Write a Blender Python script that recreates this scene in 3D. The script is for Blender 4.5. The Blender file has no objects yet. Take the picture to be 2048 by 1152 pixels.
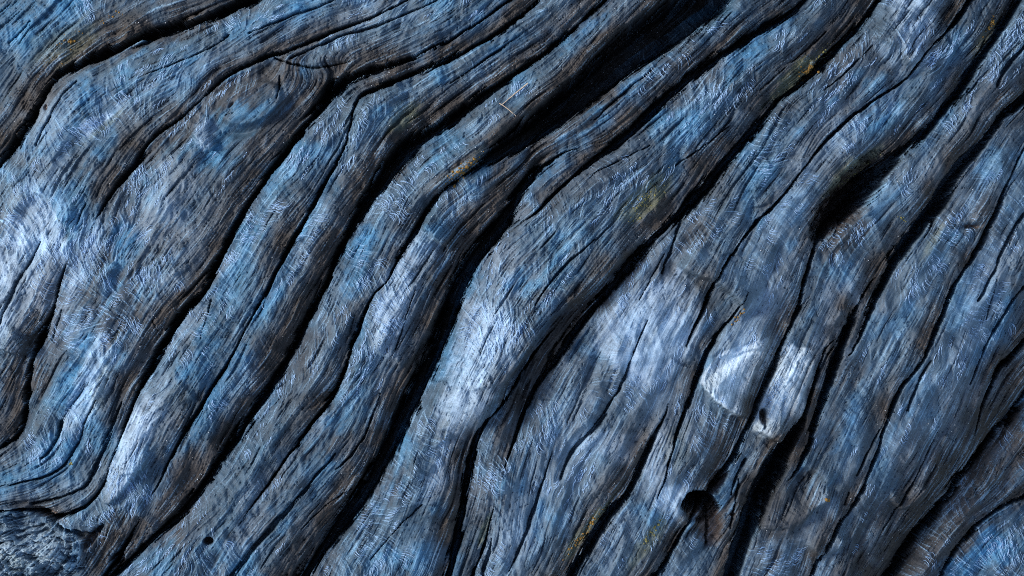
import bpy, math, random
import numpy as np
from collections import deque

# ------------------------------------------------------------------ camera, sky, sun, exposure
S = 0.0005                       # one traced unit of wood = half a millimetre
W, H = 2048.0, 1152.0
scene = bpy.context.scene
col = scene.collection
cam_data = bpy.data.cameras.new("camera")
cam = bpy.data.objects.new("camera", cam_data)
col.objects.link(cam)
cam_data.lens = 85; cam_data.sensor_width = 36
DIST = W * S * 85 / 36
cam.location = (0, 0, DIST)
cam.rotation_euler = (0, 0, 0)
cam_data.clip_start = 0.05; cam_data.clip_end = 50
scene.camera = cam

SUN_EL, SUN_AZ = 35.0, 283.0     # azimuth clockwise from +Y
world = bpy.data.worlds.new("World"); scene.world = world
world.use_nodes = True
nt = world.node_tree; nt.nodes.clear()
sky = nt.nodes.new('ShaderNodeTexSky'); sky.sky_type = 'NISHITA'; sky.sun_disc = False
sky.sun_elevation = math.radians(SUN_EL); sky.sun_rotation = math.radians(SUN_AZ)
sky.dust_density = 1.5; sky.ozone_density = 0.8; sky.air_density = 1.0
bg = nt.nodes.new('ShaderNodeBackground'); bg.inputs['Strength'].default_value = 0.13
wo = nt.nodes.new('ShaderNodeOutputWorld')
nt.links.new(sky.outputs[0], bg.inputs['Color']); nt.links.new(bg.outputs[0], wo.inputs['Surface'])
sd = bpy.data.lights.new("sun", 'SUN'); sd.energy = 1.6; sd.angle = math.radians(16); sd.color = (1.0, 0.99, 0.98)
sun = bpy.data.objects.new("sun", sd); col.objects.link(sun)
az, el = math.radians(SUN_AZ), math.radians(SUN_EL)
sx, sy, sz = math.sin(az)*math.cos(el), math.cos(az)*math.cos(el), math.sin(el)
from mathutils import Vector
sun.rotation_euler = Vector((sx, sy, sz)).to_track_quat('Z', 'Y').to_euler()
sun.location = (sx*3, sy*3, sz*3)
vs = scene.view_settings
vs.view_transform = 'Standard'; vs.look = 'None'; vs.gamma = 1; vs.use_curve_mapping = False
vs.exposure = 0.88
scene.cycles.max_bounces = 3; scene.cycles.diffuse_bounces = 2
scene.cycles.filter_width = 1.0; scene.cycles.use_denoising = False

rng = np.random.RandomState(7)

# ------------------------------------------------------------------ noise helpers
class Noise:
    """smooth lattice noise, mean 0, range about -1..1, at any coordinates"""
    def __init__(s, seed, n=256):
        s.n = n; s.g = np.random.RandomState(seed).uniform(-1, 1, (n, n)).astype(np.float32)
    def __call__(s, x, y):
        xi = np.floor(x).astype(np.int32); yi = np.floor(y).astype(np.int32)
        fx = (x - xi).astype(np.float32); fy = (y - yi).astype(np.float32)
        fx = fx*fx*(3-2*fx); fy = fy*fy*(3-2*fy); n = s.n
        x0 = xi % n; x1 = (xi+1) % n; y0 = yi % n; y1 = (yi+1) % n
        g = s.g
        return (g[y0, x0]*(1-fx)+g[y0, x1]*fx)*(1-fy)+(g[y1, x0]*(1-fx)+g[y1, x1]*fx)*fy
def fbm(seed, x, y, scale, octs=4, gain=0.5):
    out = 0; a = 1.0; t = 0
    for o in range(octs):
        out = out + a*Noise(seed+o*17)(x/scale+o*13.7, y/scale+o*7.3); t += a
        a *= gain; scale = scale/2.03
    return out/t*1.6
def sst(a, b, x):
    t = np.clip((x-a)/(b-a), 0, 1); return t*t*(3-2*t)

# ------------------------------------------------------------------ traced grooves: (x, y, width), listed downwards
# key: kind 'M' deep groove between two ridges, 'C' crack inside a ridge; e = runs on at start / end
G = []
def groove(pts, kind='M', ext='', sh=None, dep=None, sl=None, sr=None):
    G.append(dict(p=[tuple(map(float, q)) for q in pts], kind=kind, ext=ext, sh=sh, dep=dep, sl=sl, sr=sr))
# deep grooves
groove([(505,-10,34),(440,22,26),(350,52,20),(271,76,26),(226,97,26),(149,122,18),(104,153,16),(87,184,14),(59,240,20),(21,295,20),(-10,335,16)],'M','se',sl=60,sr=26,sh=40)
groove([(830,-10,5),(778,17,5),(726,42,6),(700,48,8),(642,72,9),(590,94,9),(542,110,10),(503,124,9),(462,143,8),(430,170,7),(405,195,5),(382,215,6),(361,236,11),(312,267,7),(292,292,10),(271,319,13),(243,354,13),(222,380,10),(205,407,6),(200,425,4),(165,470,0),(135,520,0),(125,539,5),(111,591,9),(97,633,11),(76,678,15),(56,720,17),(52,772,16),(45,839,13),(28,877,10),(-10,900,8)],'M','se',sl=50,sr=50,sh=28)
groove([(1030,-10,6),(960,40,6),(934,56,7),(882,88,9),(813,118,11),(743,139,15),(700,152,22),(672,170,34),(640,212,22),(600,262,15),(570,310,15),(535,345,13),(512,378,13),(490,410,13),(462,460,15),(436,515,17),(415,560,15),(405,588,13),(378,610,20),(354,632,24),(323,682,22),(298,738,22),(278,766,16),(264,797,11),(250,846,8),(236,891,6),(208,960,5),(191,1000,8),(153,1023,9),(115,1040,12),(90,1035,16),(59,1016,10),(-10,1026,6)],'M','se',sl=40,sr=36,sh=30)
groove([(1090,-10,13),(1049,24,14),(1007,59,14),(969,80,10),(900,115,15),(848,139,14),(796,156,12),(761,174,11),(726,184,8),(709,201,5),(700,240,3),(698,278,4),(674,319,6),(642,376,9),(618,421,12),(590,470,13),(556,532,11),(521,598,8),(500,640,7),(465,709,5),(430,762,6),(406,804,8),(361,874,8),(323,950,5),(300,1000,0),(265,1062,3),(228,1112,24),(200,1155,16)],'M','se',sl=36,sr=24,sh=22)
groove([(1215,-10,11),(1160,42,12),(1108,87,13),(1056,128,14),(986,174,18),(934,215,22),(900,240,30),(848,264,34),(813,295,44),(778,333,46),(743,386,40),(695,463,22),(667,525,14),(649,574,15),(618,629,19),(590,682,19),(549,759,22),(503,825,24),(462,884,24),(427,936,26),(389,988,20),(368,1026,18),(323,1058,15),(278,1099,15),(222,1155,15)],'M','se',sl=42,sr=34,sh=38)
groove([(1425,-15,110),(1350,38,112),(1290,78,104),(1232,120,96),(1175,172,84),(1130,208,76),(1075,256,62),(1020,284,50),(975,318,30),(930,345,17),(896,370,12),(868,396,11),(850,425,9),(838,450,10),(813,484,10),(792,522,7),(775,563,3),(756,580,3),(742,592,5),(726,626,9),(712,671,10),(695,716,10),(684,755,12),(660,804,16),(625,846,12),(597,884,9),(569,919,6),(528,981,4),(510,1002,3),(470,1060,0),(410,1155,0)],'M','se',sl=24,sr=9,sh=22)
groove([(1618,-12,12),(1605,7,14),(1570,31,18),(1522,59,20),(1452,104,22),(1383,149,24),(1334,192,22),(1282,240,26),(1247,274,22),(1212,302,14),(1167,338,11),(1118,376,8),(1091,404,7),(1073,428,4),(1035,452,0),(990,470,0)],'M','s',sl=30,sr=26,sh=28)
groove([(1225,292,0),(1165,294,0),(1120,306,5),(1073,340,14),(1042,372,24),(1021,421,32),(987,463,42),(952,508,40),(924,556,42),(903,612,46),(885,664,46),(862,723,44),(835,772,44),(812,821,46),(786,877,44),(760,926,44),(735,974,42),(695,1030,42),(657,1084,30),(606,1155,26)],'M','e',sl=62,sr=34,sh=46)
groove([(1766,-10,14),(1730,38,19),(1706,66,16),(1681,94,16),(1650,128,20),(1612,160,17),(1570,187,12),(1535,226,17),(1508,260,26),(1480,295,26),(1445,333,28),(1400,388,36),(1360,430,28),(1330,452,16),(1309,470,14),(1264,525,20),(1230,565,20),(1195,605,20),(1153,655,24),(1125,699,18),(1100,740,12),(1077,762,11),(1056,804,11),(1039,846,9),(1025,891,5),(1000,960,0),(975,1070,3),(966,1096,6),(945,1155,8)],'M','se',sl=60,sr=34,sh=40)
groove([(1262,516,0),(1195,588,0),(1125,640,0),(1084,684,4),(1050,735,6),(1030,762,9),(1014,804,9),(985,830,6),(962,858,9),(946,893,14),(939,926,22),(930,980,20),(922,1030,20),(910,1080,20),(896,1155,24)],'M','e',sl=36,sr=40,sh=34)
groove([(1950,-12,16),(1938,7,16),(1917,38,14),(1890,69,7),(1851,97,5),(1831,139,5),(1810,163,5),(1782,177,5),(1730,212,6),(1695,243,6),(1660,271,8),(1633,302,6),(1600,345,4),(1581,379,6),(1542,418,8),(1515,442,7),(1480,484,7),(1452,525,8),(1431,560,9),(1410,605,6),(1393,643,4),(1368,700,0),(1345,780,0),(1330,835,3),(1309,867,9),(1296,901,14),(1278,943,17),(1264,974,22),(1236,1009,25),(1202,1051,25),(1171,1099,22),(1138,1155,20)],'M','se',sl=36,sr=26,sh=18)
groove([(1535,428,0),(1530,500,0),(1500,580,0),(1470,626,4),(1442,664,7),(1417,695,10),(1400,737,12),(1395,765,12),(1379,804,9),(1362,838,8),(1348,891,7),(1334,940,6),(1323,978,4),(1300,1040,0),(1270,1100,0),(1240,1155,0)],'M','e',sl=18,sr=18,sh=10)
groove([(2050,-12,13),(2029,24,13),(1997,69,18),(1970,104,20),(1945,145,22),(1925,180,20),(1904,205,20),(1876,240,20),(1845,270,18),(1806,304,26),(1761,345,50),(1720,385,64),(1682,420,54),(1650,455,26),(1628,490,10),(1624,520,8),(1612,564,10),(1598,612,10),(1577,664,11),(1556,706,10),(1535,759,12),(1522,794,12),(1504,839,13),(1483,880,15),(1466,919,20),(1442,950,18),(1415,990,10),(1385,1040,6),(1369,1056,7),(1359,1080,12),(1337,1123,14),(1312,1155,15)],'M','se',sl=30,sr=26,sh=26)
groove([(1754,552,0),(1744,564,5),(1723,602,9),(1709,622,16),(1695,664,23),(1678,706,25),(1658,762,24),(1647,811,18),(1628,856,15),(1612,908,12),(1598,940,8),(1575,965,0)],'M','',sl=36,sr=16,sh=18)
groove([(1685,668,0),(1655,690,2),(1647,706,4),(1636,744,6),(1629,762,6),(1619,804,8),(1605,842,14),(1584,873,34),(1556,918,52),(1530,978,56),(1504,1040,52),(1483,1099,46),(1465,1155,42)],'M','e',sl=16,sr=36,sh=30)
groove([(2062,190,20),(2040,209,20),(2018,222,18),(1990,257,18),(1963,288,20),(1931,319,24),(1904,354,30),(1890,390,38),(1866,424,38),(1840,455,34),(1815,490,32),(1792,518,30),(1775,557,26),(1754,602,20),(1737,633,16),(1723,671,9),(1709,705,5),(1690,715,0)],'M','s',sl=40,sr=36,sh=34)
groove([(2050,300,4),(2030,340,5),(2008,380,6),(1994,418,10),(1973,463,12),(1956,504,11),(1924,550,9),(1897,598,12),(1876,650,11),(1855,699,12),(1836,745,7),(1812,762,6),(1796,783,10),(1782,821,12),(1765,860,9),(1758,901,7),(1737,953,8),(1716,998,10),(1688,1040,10),(1657,1092,12),(1622,1155,13)],'M','se',sl=24,sr=20,sh=14)
groove([(2070,790,16),(2046,824,16),(2018,856,16),(1983,901,18),(1945,946,20),(1910,988,22),(1883,1030,26),(1845,1071,28),(1824,1110,26),(1790,1155,24)],'M','se',sl=125,sr=26,sh=105)
groove([(2070,668,14),(2046,699,16),(2008,730,17),(1992,765,12),(1980,800,8),(1966,840,5),(1955,900,0),(1945,946,0)],'M','s',sl=26,sr=60,sh=24)
groove([(2065,1000,12),(2046,1010,12),(2008,1027,10),(1959,1058,10),(1921,1103,9),(1886,1155,8)],'M','se',sl=20,sr=50,sh=26)
# cracks inside ridges
for p in [
 [(455,69,4),(435,88,4),(410,101,3),(347,128,3),(288,149,2)],
 [(690,-8,3),(583,31,3),(540,50,3),(497,66,2)],
 [(880,-6,4),(795,35,4),(743,56,5),(690,64,4),(625,94,5),(580,116,4)],
 [(548,114,3),(583,128,4),(625,133,5),(660,131,3),(700,121,2)],
 [(440,236,3),(452,228,2),(470,226,2)],
 [(557,150,2),(556,175,4),(553,195,3)],
 [(240,805,4),(226,849,9),(208,891,10),(191,929,10),(177,967,9),(153,985,8),(104,1002,8),(59,1010,7)],
 [(190,800,2),(167,849,4),(149,901,5),(122,940,5),(83,957,4),(28,969,4),(-10,975,3)],
 [(80,484,4),(45,543,6),(21,591,7),(-5,655,6)],
 [(170,405,2),(160,430,4),(152,450,2)],
 [(120,845,10),(112,880,6),(95,908,5),(80,918,3)],
 [(204,1050,5),(196,1060,8),(181,1070,9),(150,1070,11),(122,1057,12),(100,1042,10)],
 [(670,908,3),(625,960,6),(590,1002,9),(542,1058,10),(500,1103,11),(455,1160,11)],
 [(761,787,4),(747,821,6),(726,880,5),(695,922,4),(670,940,2)],
 [(700,980,2),(650,1010,2),(600,1060,2)],
 [(382,981,4),(355,1020,7),(330,1045,6)],
 [(1365,440,4),(1345,490,5),(1323,546,3)],
 [(1295,640,2),(1278,678,4),(1264,716,6),(1250,755,7),(1230,790,5),(1202,842,8),(1174,873,8),(1150,894,9),(1136,922,6),(1122,960,3)],
 [(1105,905,2),(1084,967,4),(1063,1030,7),(1045,1085,6),(1018,1145,4)],
 [(983,1078,3),(975,1110,6),(966,1155,7)],
 [(1113,686,4),(1100,715,8),(1085,748,8)],
 [(844,1009,2),(800,1050,2),(740,1123,3)],
 [(2055,86,6),(2025,121,7),(2008,146,8),(1994,172,4)],
 [(1975,78,3),(1955,110,5),(1930,160,5),(1905,190,3)],
 [(2050,428,6),(2022,466,6),(2001,522,5),(1980,567,6),(1959,602,4)],
 [(2055,570,7),(2030,598,8),(2008,633,8),(1983,671,7),(1966,716,5),(1945,770,3)],
 [(1860,720,3),(1835,770,6),(1817,821,4)],
 [(1330,505,2),(1300,560,2),(1280,600,2)],
 [(1180,350,2),(1240,320,3),(1300,290,2)],
 [(1460,250,2),(1400,300,3),(1350,330,2)],
 [(1655,60,2),(1640,76,3),(1590,120,2),(1520,180,2)],
 [(1190,480,2),(1130,530,4),(1095,570,4),(1070,610,3)],
 [(830,580,2),(810,640,3),(790,700,2)],
 [(1000,470,2),(1040,440,2)],
 [(1010,90,2),(950,130,3),(900,165,2)],
 [(1300,140,2),(1240,190,3),(1190,240,2)],
 [(1880,860,2),(1850,930,3),(1800,1020,4),(1770,1060,2)],
 [(1700,985,2),(1690,1010,2)],
 [(1490,920,6),(1475,950,5),(1463,990,4)],
 [(1745,90,2),(1700,140,3),(1650,180,2)],
 [(1760,860,3),(1735,910,4),(1715,950,3)],
 [(1530,820,7),(1533,835,8),(1528,855,5)],
 [(60,40,3),(40,62,4),(15,85,3)],
 [(150,160,3),(110,210,4),(70,290,3)],
 [(330,700,2),(300,640,2)],
 [(420,600,2),(400,680,2)],
 [(640,560,2),(625,600,3),(600,660,2)],
 [(120,620,2),(100,680,3)],
 [(1995,560,2),(1975,640,2)],
 [(1480,960,3),(1470,1010,4),(1462,1060,3)],
 [(1415,1010,5),(1420,1050,6),(1414,1090,4)],
]:
    if p[0][1] > p[-1][1]: p = p[::-1]
    groove(p, 'C', sh=4, dep=26, sl=12, sr=7)

GRAIN = np.array([-0.55, 0.835])
def spline(pts, n=4):
    P = np.array(pts); out = []
    Q = np.vstack([2*P[0]-P[1], P, 2*P[-1]-P[-2]])
    for i in range(1, len(Q)-2):
        a, b, c, d = Q[i-1], Q[i], Q[i+1], Q[i+2]
        for k in range(n):
            t = k/n
            out.append(0.5*((2*b)+(-a+c)*t+(2*a-5*b+4*c-d)*t*t+(-a+3*b-3*c+d)*t**3))
    out.append(Q[-2]); o = np.array(out); o[:, 2] = np.maximum(o[:, 2], 0); return o
for g in G:
    p = spline(g['p'])
    sm = p.copy()
    for it in range(10):
        q = sm.copy(); q[1:-1, :2] = .25*sm[:-2, :2]+.5*sm[1:-1, :2]+.25*sm[2:, :2]; sm = q
    p = sm
    if 's' in g['ext']:
        t = p[0, :2]-p[6, :2]; t /= np.linalg.norm(t); t = t*0.5-GRAIN*0.5; t /= np.linalg.norm(t)
        p = np.vstack([[p[0, 0]+t[0]*k, p[0, 1]+t[1]*k, min(p[0, 2], 30)] for k in (1500, 700, 300, 100)]+[p])
    if 'e' in g['ext']:
        t = p[-1, :2]-p[-7, :2]; t /= np.linalg.norm(t); t = t*0.5+GRAIN*0.5; t /= np.linalg.norm(t)
        p = np.vstack([p]+[[p[-1, 0]+t[0]*k, p[-1, 1]+t[1]*k, min(p[-1, 2], 30)] for k in (100, 300, 700, 1500)])
    g['s'] = p

# ------------------------------------------------------------------ grid of the wood surface (dense where it is seen closely)
STEP = 1.5
def axis(lo, hi, flo, fhi):
    mid = np.arange(lo, hi+STEP, STEP)
    a = []; x = lo; d = STEP
    while x > flo: d = min(d*1.09, 26); x -= d; a.append(x)
    b = []; x = mid[-1]; d = STEP
    while x < fhi: d = min(d*1.09, 26); x += d; b.append(x)
    return np.array(a[::-1]+list(mid)+b)
gx = axis(-24, W+24, -720, W+720); gy = axis(-24, H+24, -560, H+560)
NX, NY = len(gx), len(gy)
X, Y = np.meshgrid(gx, gy)
# gentle warp so no line is a clean curve
wn = fbm(11, X, Y, 30, 3)*1.5; wn2 = fbm(31, X, Y, 30, 3)*1.5
XW = X+wn; YW = Y+wn2

# grain direction, from the tangents of all grooves
cgx = np.linspace(gx[0], gx[-1], 300); cgy = np.linspace(gy[0], gy[-1], 200)
CX, CY = np.meshgrid(cgx, cgy)
tx = np.full(CX.shape, GRAIN[0]*2e-5); ty = np.full(CX.shape, GRAIN[1]*2e-5)
for g in G:
    if g['kind'] == 'C' and len(g['p']) < 4: continue
    s = g['s']
    for i in range(0, len(s)-1):
        a, b = s[i, :2], s[i+1, :2]; d = b-a; L = np.linalg.norm(d)+1e-6
        k = max(1, int(L/50)); d = d/L
        for j in range(k):
            m = a+(b-a)*(j+.5)/k
            w = (L/k)/(((CX-m[0])**2+(CY-m[1])**2)+500)**1.35
            tx += w*d[0]; ty += w*d[1]
n_ = np.hypot(tx, ty); tx /= n_; ty /= n_
def coarse(A, x, y):
    u = np.clip((x-cgx[0])/(cgx[1]-cgx[0]), 0, len(cgx)-1.001); v = np.clip((y-cgy[0])/(cgy[1]-cgy[0]), 0, len(cgy)-1.001)
    ui = u.astype(int); vi = v.astype(int); fu = u-ui; fv = v-vi
    return (A[vi, ui]*(1-fu)+A[vi, ui+1]*fu)*(1-fv)+(A[vi+1, ui]*(1-fu)+A[vi+1, ui+1]*fu)*fv

# ------------------------------------------------------------------ fibre fields: noise smeared along the grain (line integral convolution)
FS = 1.5
fx0, fy0 = -30.0, -30.0
FNX, FNY = int((W+60)/FS), int((H+60)/FS)
FX, FY = np.meshgrid(fx0+np.arange(FNX)*FS, fy0+np.arange(FNY)*FS)
fdx = coarse(tx, FX, FY).astype(np.float32); fdy = coarse(ty, FX, FY).astype(np.float32)
wob = fbm(51, FX, FY, 130, 3)*0.16+fbm(52, FX, FY, 24, 2)*0.10
c_, s_ = np.cos(wob), np.sin(wob); fdx, fdy = fdx*c_-fdy*s_, fdx*s_+fdy*c_
def lic(src, dx, dy, L, taper=True):
    acc = src.copy(); wt = 1.0
    jj, ii = np.meshgrid(np.arange(FNX, dtype=np.float32), np.arange(FNY, dtype=np.float32))
    for sgn in (1, -1):
        px, py = jj.copy(), ii.copy()
        for k in range(1, L+1):
            xi = np.clip(px+.5, 0, FNX-1).astype(np.int32); yi = np.clip(py+.5, 0, FNY-1).astype(np.int32)
            px += sgn*dx[yi, xi]; py += sgn*dy[yi, xi]
            xi = np.clip(px+.5, 0, FNX-1).astype(np.int32); yi = np.clip(py+.5, 0, FNY-1).astype(np.int32)
            w = 1-k/(L+1) if taper else 1.0
            acc += w*src[yi, xi]; wt += w if sgn == 1 else w
    return acc/wt
def norm(a): return (a-a.mean())/a.std()
white = rng.normal(0, 1, (FNY, FNX)).astype(np.float32)
grain_f = norm(lic(white, fdx, fdy, 22))
broad = fbm(61, FX, FY, 7, 2).astype(np.float32)
grain_b = norm(lic(broad, fdx, fdy, 48))
# felt of loose fibres lying across the grain, swirling
fa = fbm(71, FX, FY, 150, 3)*1.5+fbm(72, FX, FY, 34, 2)*0.55
fang = -0.9+fa*.75
c_, s_ = np.cos(fang), np.sin(fang)
hdx = (fdx*c_-fdy*s_).astype(np.float32); hdy = (fdx*s_+fdy*c_).astype(np.float32)
imp = (rng.uniform(0, 1, (FNY, FNX)) < 0.020).astype(np.float32)*rng.uniform(.3, 1, (FNY, FNX)).astype(np.float32)
felt = lic(imp, hdx, hdy, 11); felt = felt/np.percentile(felt, 99)
felt = np.clip(felt, 0, 1.5).astype(np.float32)
felt_soft = norm(lic(rng.normal(0, 1, (FNY, FNX)).astype(np.float32), hdx, hdy, 12))
dash = lic((rng.uniform(0, 1, (FNY, FNX)) < 0.0045).astype(np.float32), fdx, fdy, 9); dash = np.clip(dash/np.percentile(dash, 99.3), 0, 1).astype(np.float32)
def fine(A, x, y):
    u = (x-fx0)/FS; v = (y-fy0)/FS                      # mirrored beyond the traced part
    pu, pv = 2*(FNX-2), 2*(FNY-2)
    u = np.abs((u+pu) % pu); u = np.where(u > FNX-2, pu-u, u); v = np.abs((v+pv) % pv); v = np.where(v > FNY-2, pv-v, v)
    ui = u.astype(int); vi = v.astype(int); fu = u-ui; fv = v-vi
    return (A[vi, ui]*(1-fu)+A[vi, ui+1]*fu)*(1-fv)+(A[vi+1, ui]*(1-fu)+A[vi+1, ui+1]*fu)*fv
GF = fine(grain_f, X, Y); GB = fine(grain_b, X, Y); FE = fine(felt, X, Y); FSO = fine(felt_soft, X, Y); DA = fine(dash, X, Y)

# ------------------------------------------------------------------ relief from the grooves
LOW = sst(1080, 1260, X+.35*(Y-600))*sst(330, 520, Y+.25*(X-1300))*(1-sst(1800, 1950, X+.5*(Y-900)))   # broad flat planes right of centre
SH = np.zeros(X.shape); SLOT = np.zeros(X.shape); BAR = np.zeros(X.shape, bool); FLANK = np.zeros(X.shape); CEN = np.full(X.shape, 1e3)
jag = GB*0.9+GF*0.6+fbm(78, X, Y, 14, 2)*.9
for g in G:
    s = g['s']; R = 230 if g['kind'] == 'M' else 40
    sl, sr, sh = g['sl'], g['sr'], g['sh']
    R = min(R, 4.2*max(sl, sr)+40)
    x0, x1 = np.searchsorted(gx, [s[:, 0].min()-R, s[:, 0].max()+R]); y0, y1 = np.searchsorted(gy, [s[:, 1].min()-R, s[:, 1].max()+R])
    if x1 <= x0 or y1 <= y0: continue
    D = np.full((y1-y0, x1-x0), 1e4); Wd = np.zeros(D.shape); Sg = np.ones(D.shape); A0 = np.full(D.shape, 1e4)
    for i in range(len(s)-1):
        a, b = s[i], s[i+1]; d = b[:2]-a[:2]; L2 = d@d
        if L2 < 1e-6: continue
        u0, u1 = np.searchsorted(gx, [min(a[0], b[0])-R, max(a[0], b[0])+R]); v0, v1 = np.searchsorted(gy, [min(a[1], b[1])-R, max(a[1], b[1])+R])
        u0 = max(u0, x0); v0 = max(v0, y0); u1 = min(u1, x1); v1 = min(v1, y1)
        if u1 <= u0 or v1 <= v0: continue
        xs = XW[v0:v1, u0:u1]-a[0]; ys = YW[v0:v1, u0:u1]-a[1]
        t = np.clip((xs*d[0]+ys*d[1])/L2, 0, 1)
        dist = np.hypot(xs-t*d[0], ys-t*d[1])
        sub = (slice(v0-y0, v1-y0), slice(u0-x0, u1-x0))
        m = dist < D[sub]
        sg = np.where(d[0]*ys-d[1]*xs > 0, 1.0, -1.0)      # +1: to the left of the groove in the picture
        D[sub] = np.where(m, dist, D[sub]); Wd[sub] = np.where(m, a[2]+(b[2]-a[2])*t, Wd[sub]); Sg[sub] = np.where(m, sg, Sg[sub])
    win = (slice(y0, y1), slice(x0, x1))
    half = Wd*(.43 if g['kind'] == 'M' else .5)
    de = np.maximum(D-half, 0)
    sc = np.where(Sg > 0, sl, sr)*(1-.35*LOW[win])
    amp = sh*((.64*(1-.62*LOW[win])) if g['kind'] == 'M' else 1)*np.minimum(1, Wd/(12.0 if g['kind'] == 'M' else 4.0))
    c = amp*(.72*np.maximum(0, 1-de/(1.75*sc))**1.15+.28*np.exp(-de/(sc*.35)))
    SH[win] = (SH[win]**3+c**3)**(1/3)
    j = jag[win]*np.clip(half*0.30, .45, 2.3)
    dd = D+j
    dep = g['dep'] if g['dep'] else 0
    if g['kind'] == 'M':
        dp = 50+np.minimum(Wd, 75)*2.8
        dp = dp*np.minimum(1, Wd/4)
        prof = 1-sst(0.5, 1.08, dd/np.maximum(half, .6))
    else:
        dp = dep*np.minimum(1, Wd/4); prof = 1-sst(0.35, 1.2, dd/np.maximum(half, .6))
    v = dp*prof*(Wd > .5)
    SLOT[win] = np.maximum(SLOT[win], v)
    if g['kind'] == 'M':
        BAR[win] |= D < 2.6*np.maximum(1, (np.gradient(gx)[x0:x1][None, :]+np.gradient(gy)[y0:y1][:, None])/3.0)
        FLANK[win] = np.maximum(FLANK[win], np.where(Sg > 0, 1.15, 0.3)*np.exp(-(de/(20+.8*sl))**2)*np.minimum(1, Wd/12))  # flank mask, strongest on the ridge side turned from the sun

# ------------------------------------------------------------------ swellings, dents, plates, the holes, the broken knot
def blob(x, y, rx, ry, ang):
    a = math.radians(ang); c, s = math.cos(a), math.sin(a)
    u = ((XW-x)*c+(YW-y)*s)/rx; v = (-(XW-x)*s+(YW-y)*c)/ry
    return u*u+v*v
B = np.zeros(X.shape)
# (x, y, length, breadth, angle of the length in degrees clockwise from +x, height)
for x, y, a, b, an, h in [
 (790,620,130,46,112,20),(950,760,150,60,112,24),(1480,720,90,60,110,16),(1590,760,110,40,108,14),(1300,690,110,70,110,16),
 (1830,60,80,60,110,16),(120,220,90,70,140,22),(60,380,60,50,120,14),(340,370,90,55,115,20),(60,560,120,50,110,16),(250,900,110,45,112,16),
 (430,120,170,40,162,14),(500,200,58,38,160,10),(1290,210,130,40,140,16),(1000,180,150,34,138,14),(1500,180,120,44,140,14),
 (760,225,60,40,140,18),(930,320,70,30,140,14),(1180,430,190,70,125,20),(1560,260,160,50,135,14),(1700,290,110,40,135,14),
 (1830,380,80,60,125,14),(1960,260,120,34,125,14),(1770,560,60,40,110,-16),(1690,540,80,60,110,-12),(1850,800,150,40,110,12),(1960,580,100,34,115,10),
 (1700,880,120,40,108,12),(1880,960,100,40,125,16),(1560,1000,60,20,108,8),(1380,900,70,60,110,10),(1200,950,110,60,112,14),(1250,1060,60,40,130,10),
 (1000,1000,120,40,100,12),(850,1030,80,60,110,14),(840,880,110,34,108,14),(620,760,170,40,120,14),(500,700,160,44,122,14),(560,480,130,34,118,12),
 (700,600,100,24,110,8),(360,850,110,40,118,10),(640,1000,160,50,125,14),(430,1050,150,40,125,12),(160,760,110,60,108,14),(190,560,80,40,110,-10),
 (100,60,70,50,150,10),(330,40,120,30,160,8),(620,40,110,30,162,8),(900,40,120,20,155,8),(70,1085,90,60,0,22),(160,1010,50,24,150,10),(1440,1080,50,60,110,-14),
 (1650,1060,50,26,140,10),(1720,990,34,24,130,12),(1790,1010,30,40,100,-16),(1770,1075,36,24,160,14),(1690,1110,50,20,150,-12),(1880,400,30,20,90,8),
 (1130,940,24,14,20,7),(1115,1065,16,24,150,7),(1200,700,30,24,30,-12),(1225,720,30,36,0,12),(1160,690,16,30,150,-10),(1320,710,60,14,170,9),(1490,235,18,13,0,8),
 (1440,545,60,26,30,14),(1390,570,50,18,35,-14),(1945,452,22,7,170,-18),(1980,1090,70,50,140,30),(2060,950,230,100,125,-110),(1040,455,14,6,10,4)]:
    B += .62*h*np.exp(-(blob(x, y, a, b, an)*.95)**1.7)
# swellings running along the grain everywhere
cu = coarse(tx, X, Y); cv = coarse(ty, X, Y)
roll = norm(lic(fbm(81, FX, FY, 30, 3).astype(np.float32), fdx, fdy, 90)); ROLL = fine(roll, X, Y)
CR = fine(norm(lic(fbm(84, FX, FY, 34, 2).astype(np.float32), fdx, fdy, 60)), X, Y)
B += ROLL*2.0-np.abs(CR)*3.6-np.abs(fbm(85, X, Y, 75, 3))*9
flake_f = norm(lic(fbm(86, FX, FY, 8, 2).astype(np.float32), hdx, hdy, 12)); FL = fine(flake_f, X, Y)
B += fbm(82, X, Y, 90, 3)*6+fbm(83, X, Y, 26, 3)*2.4
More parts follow.
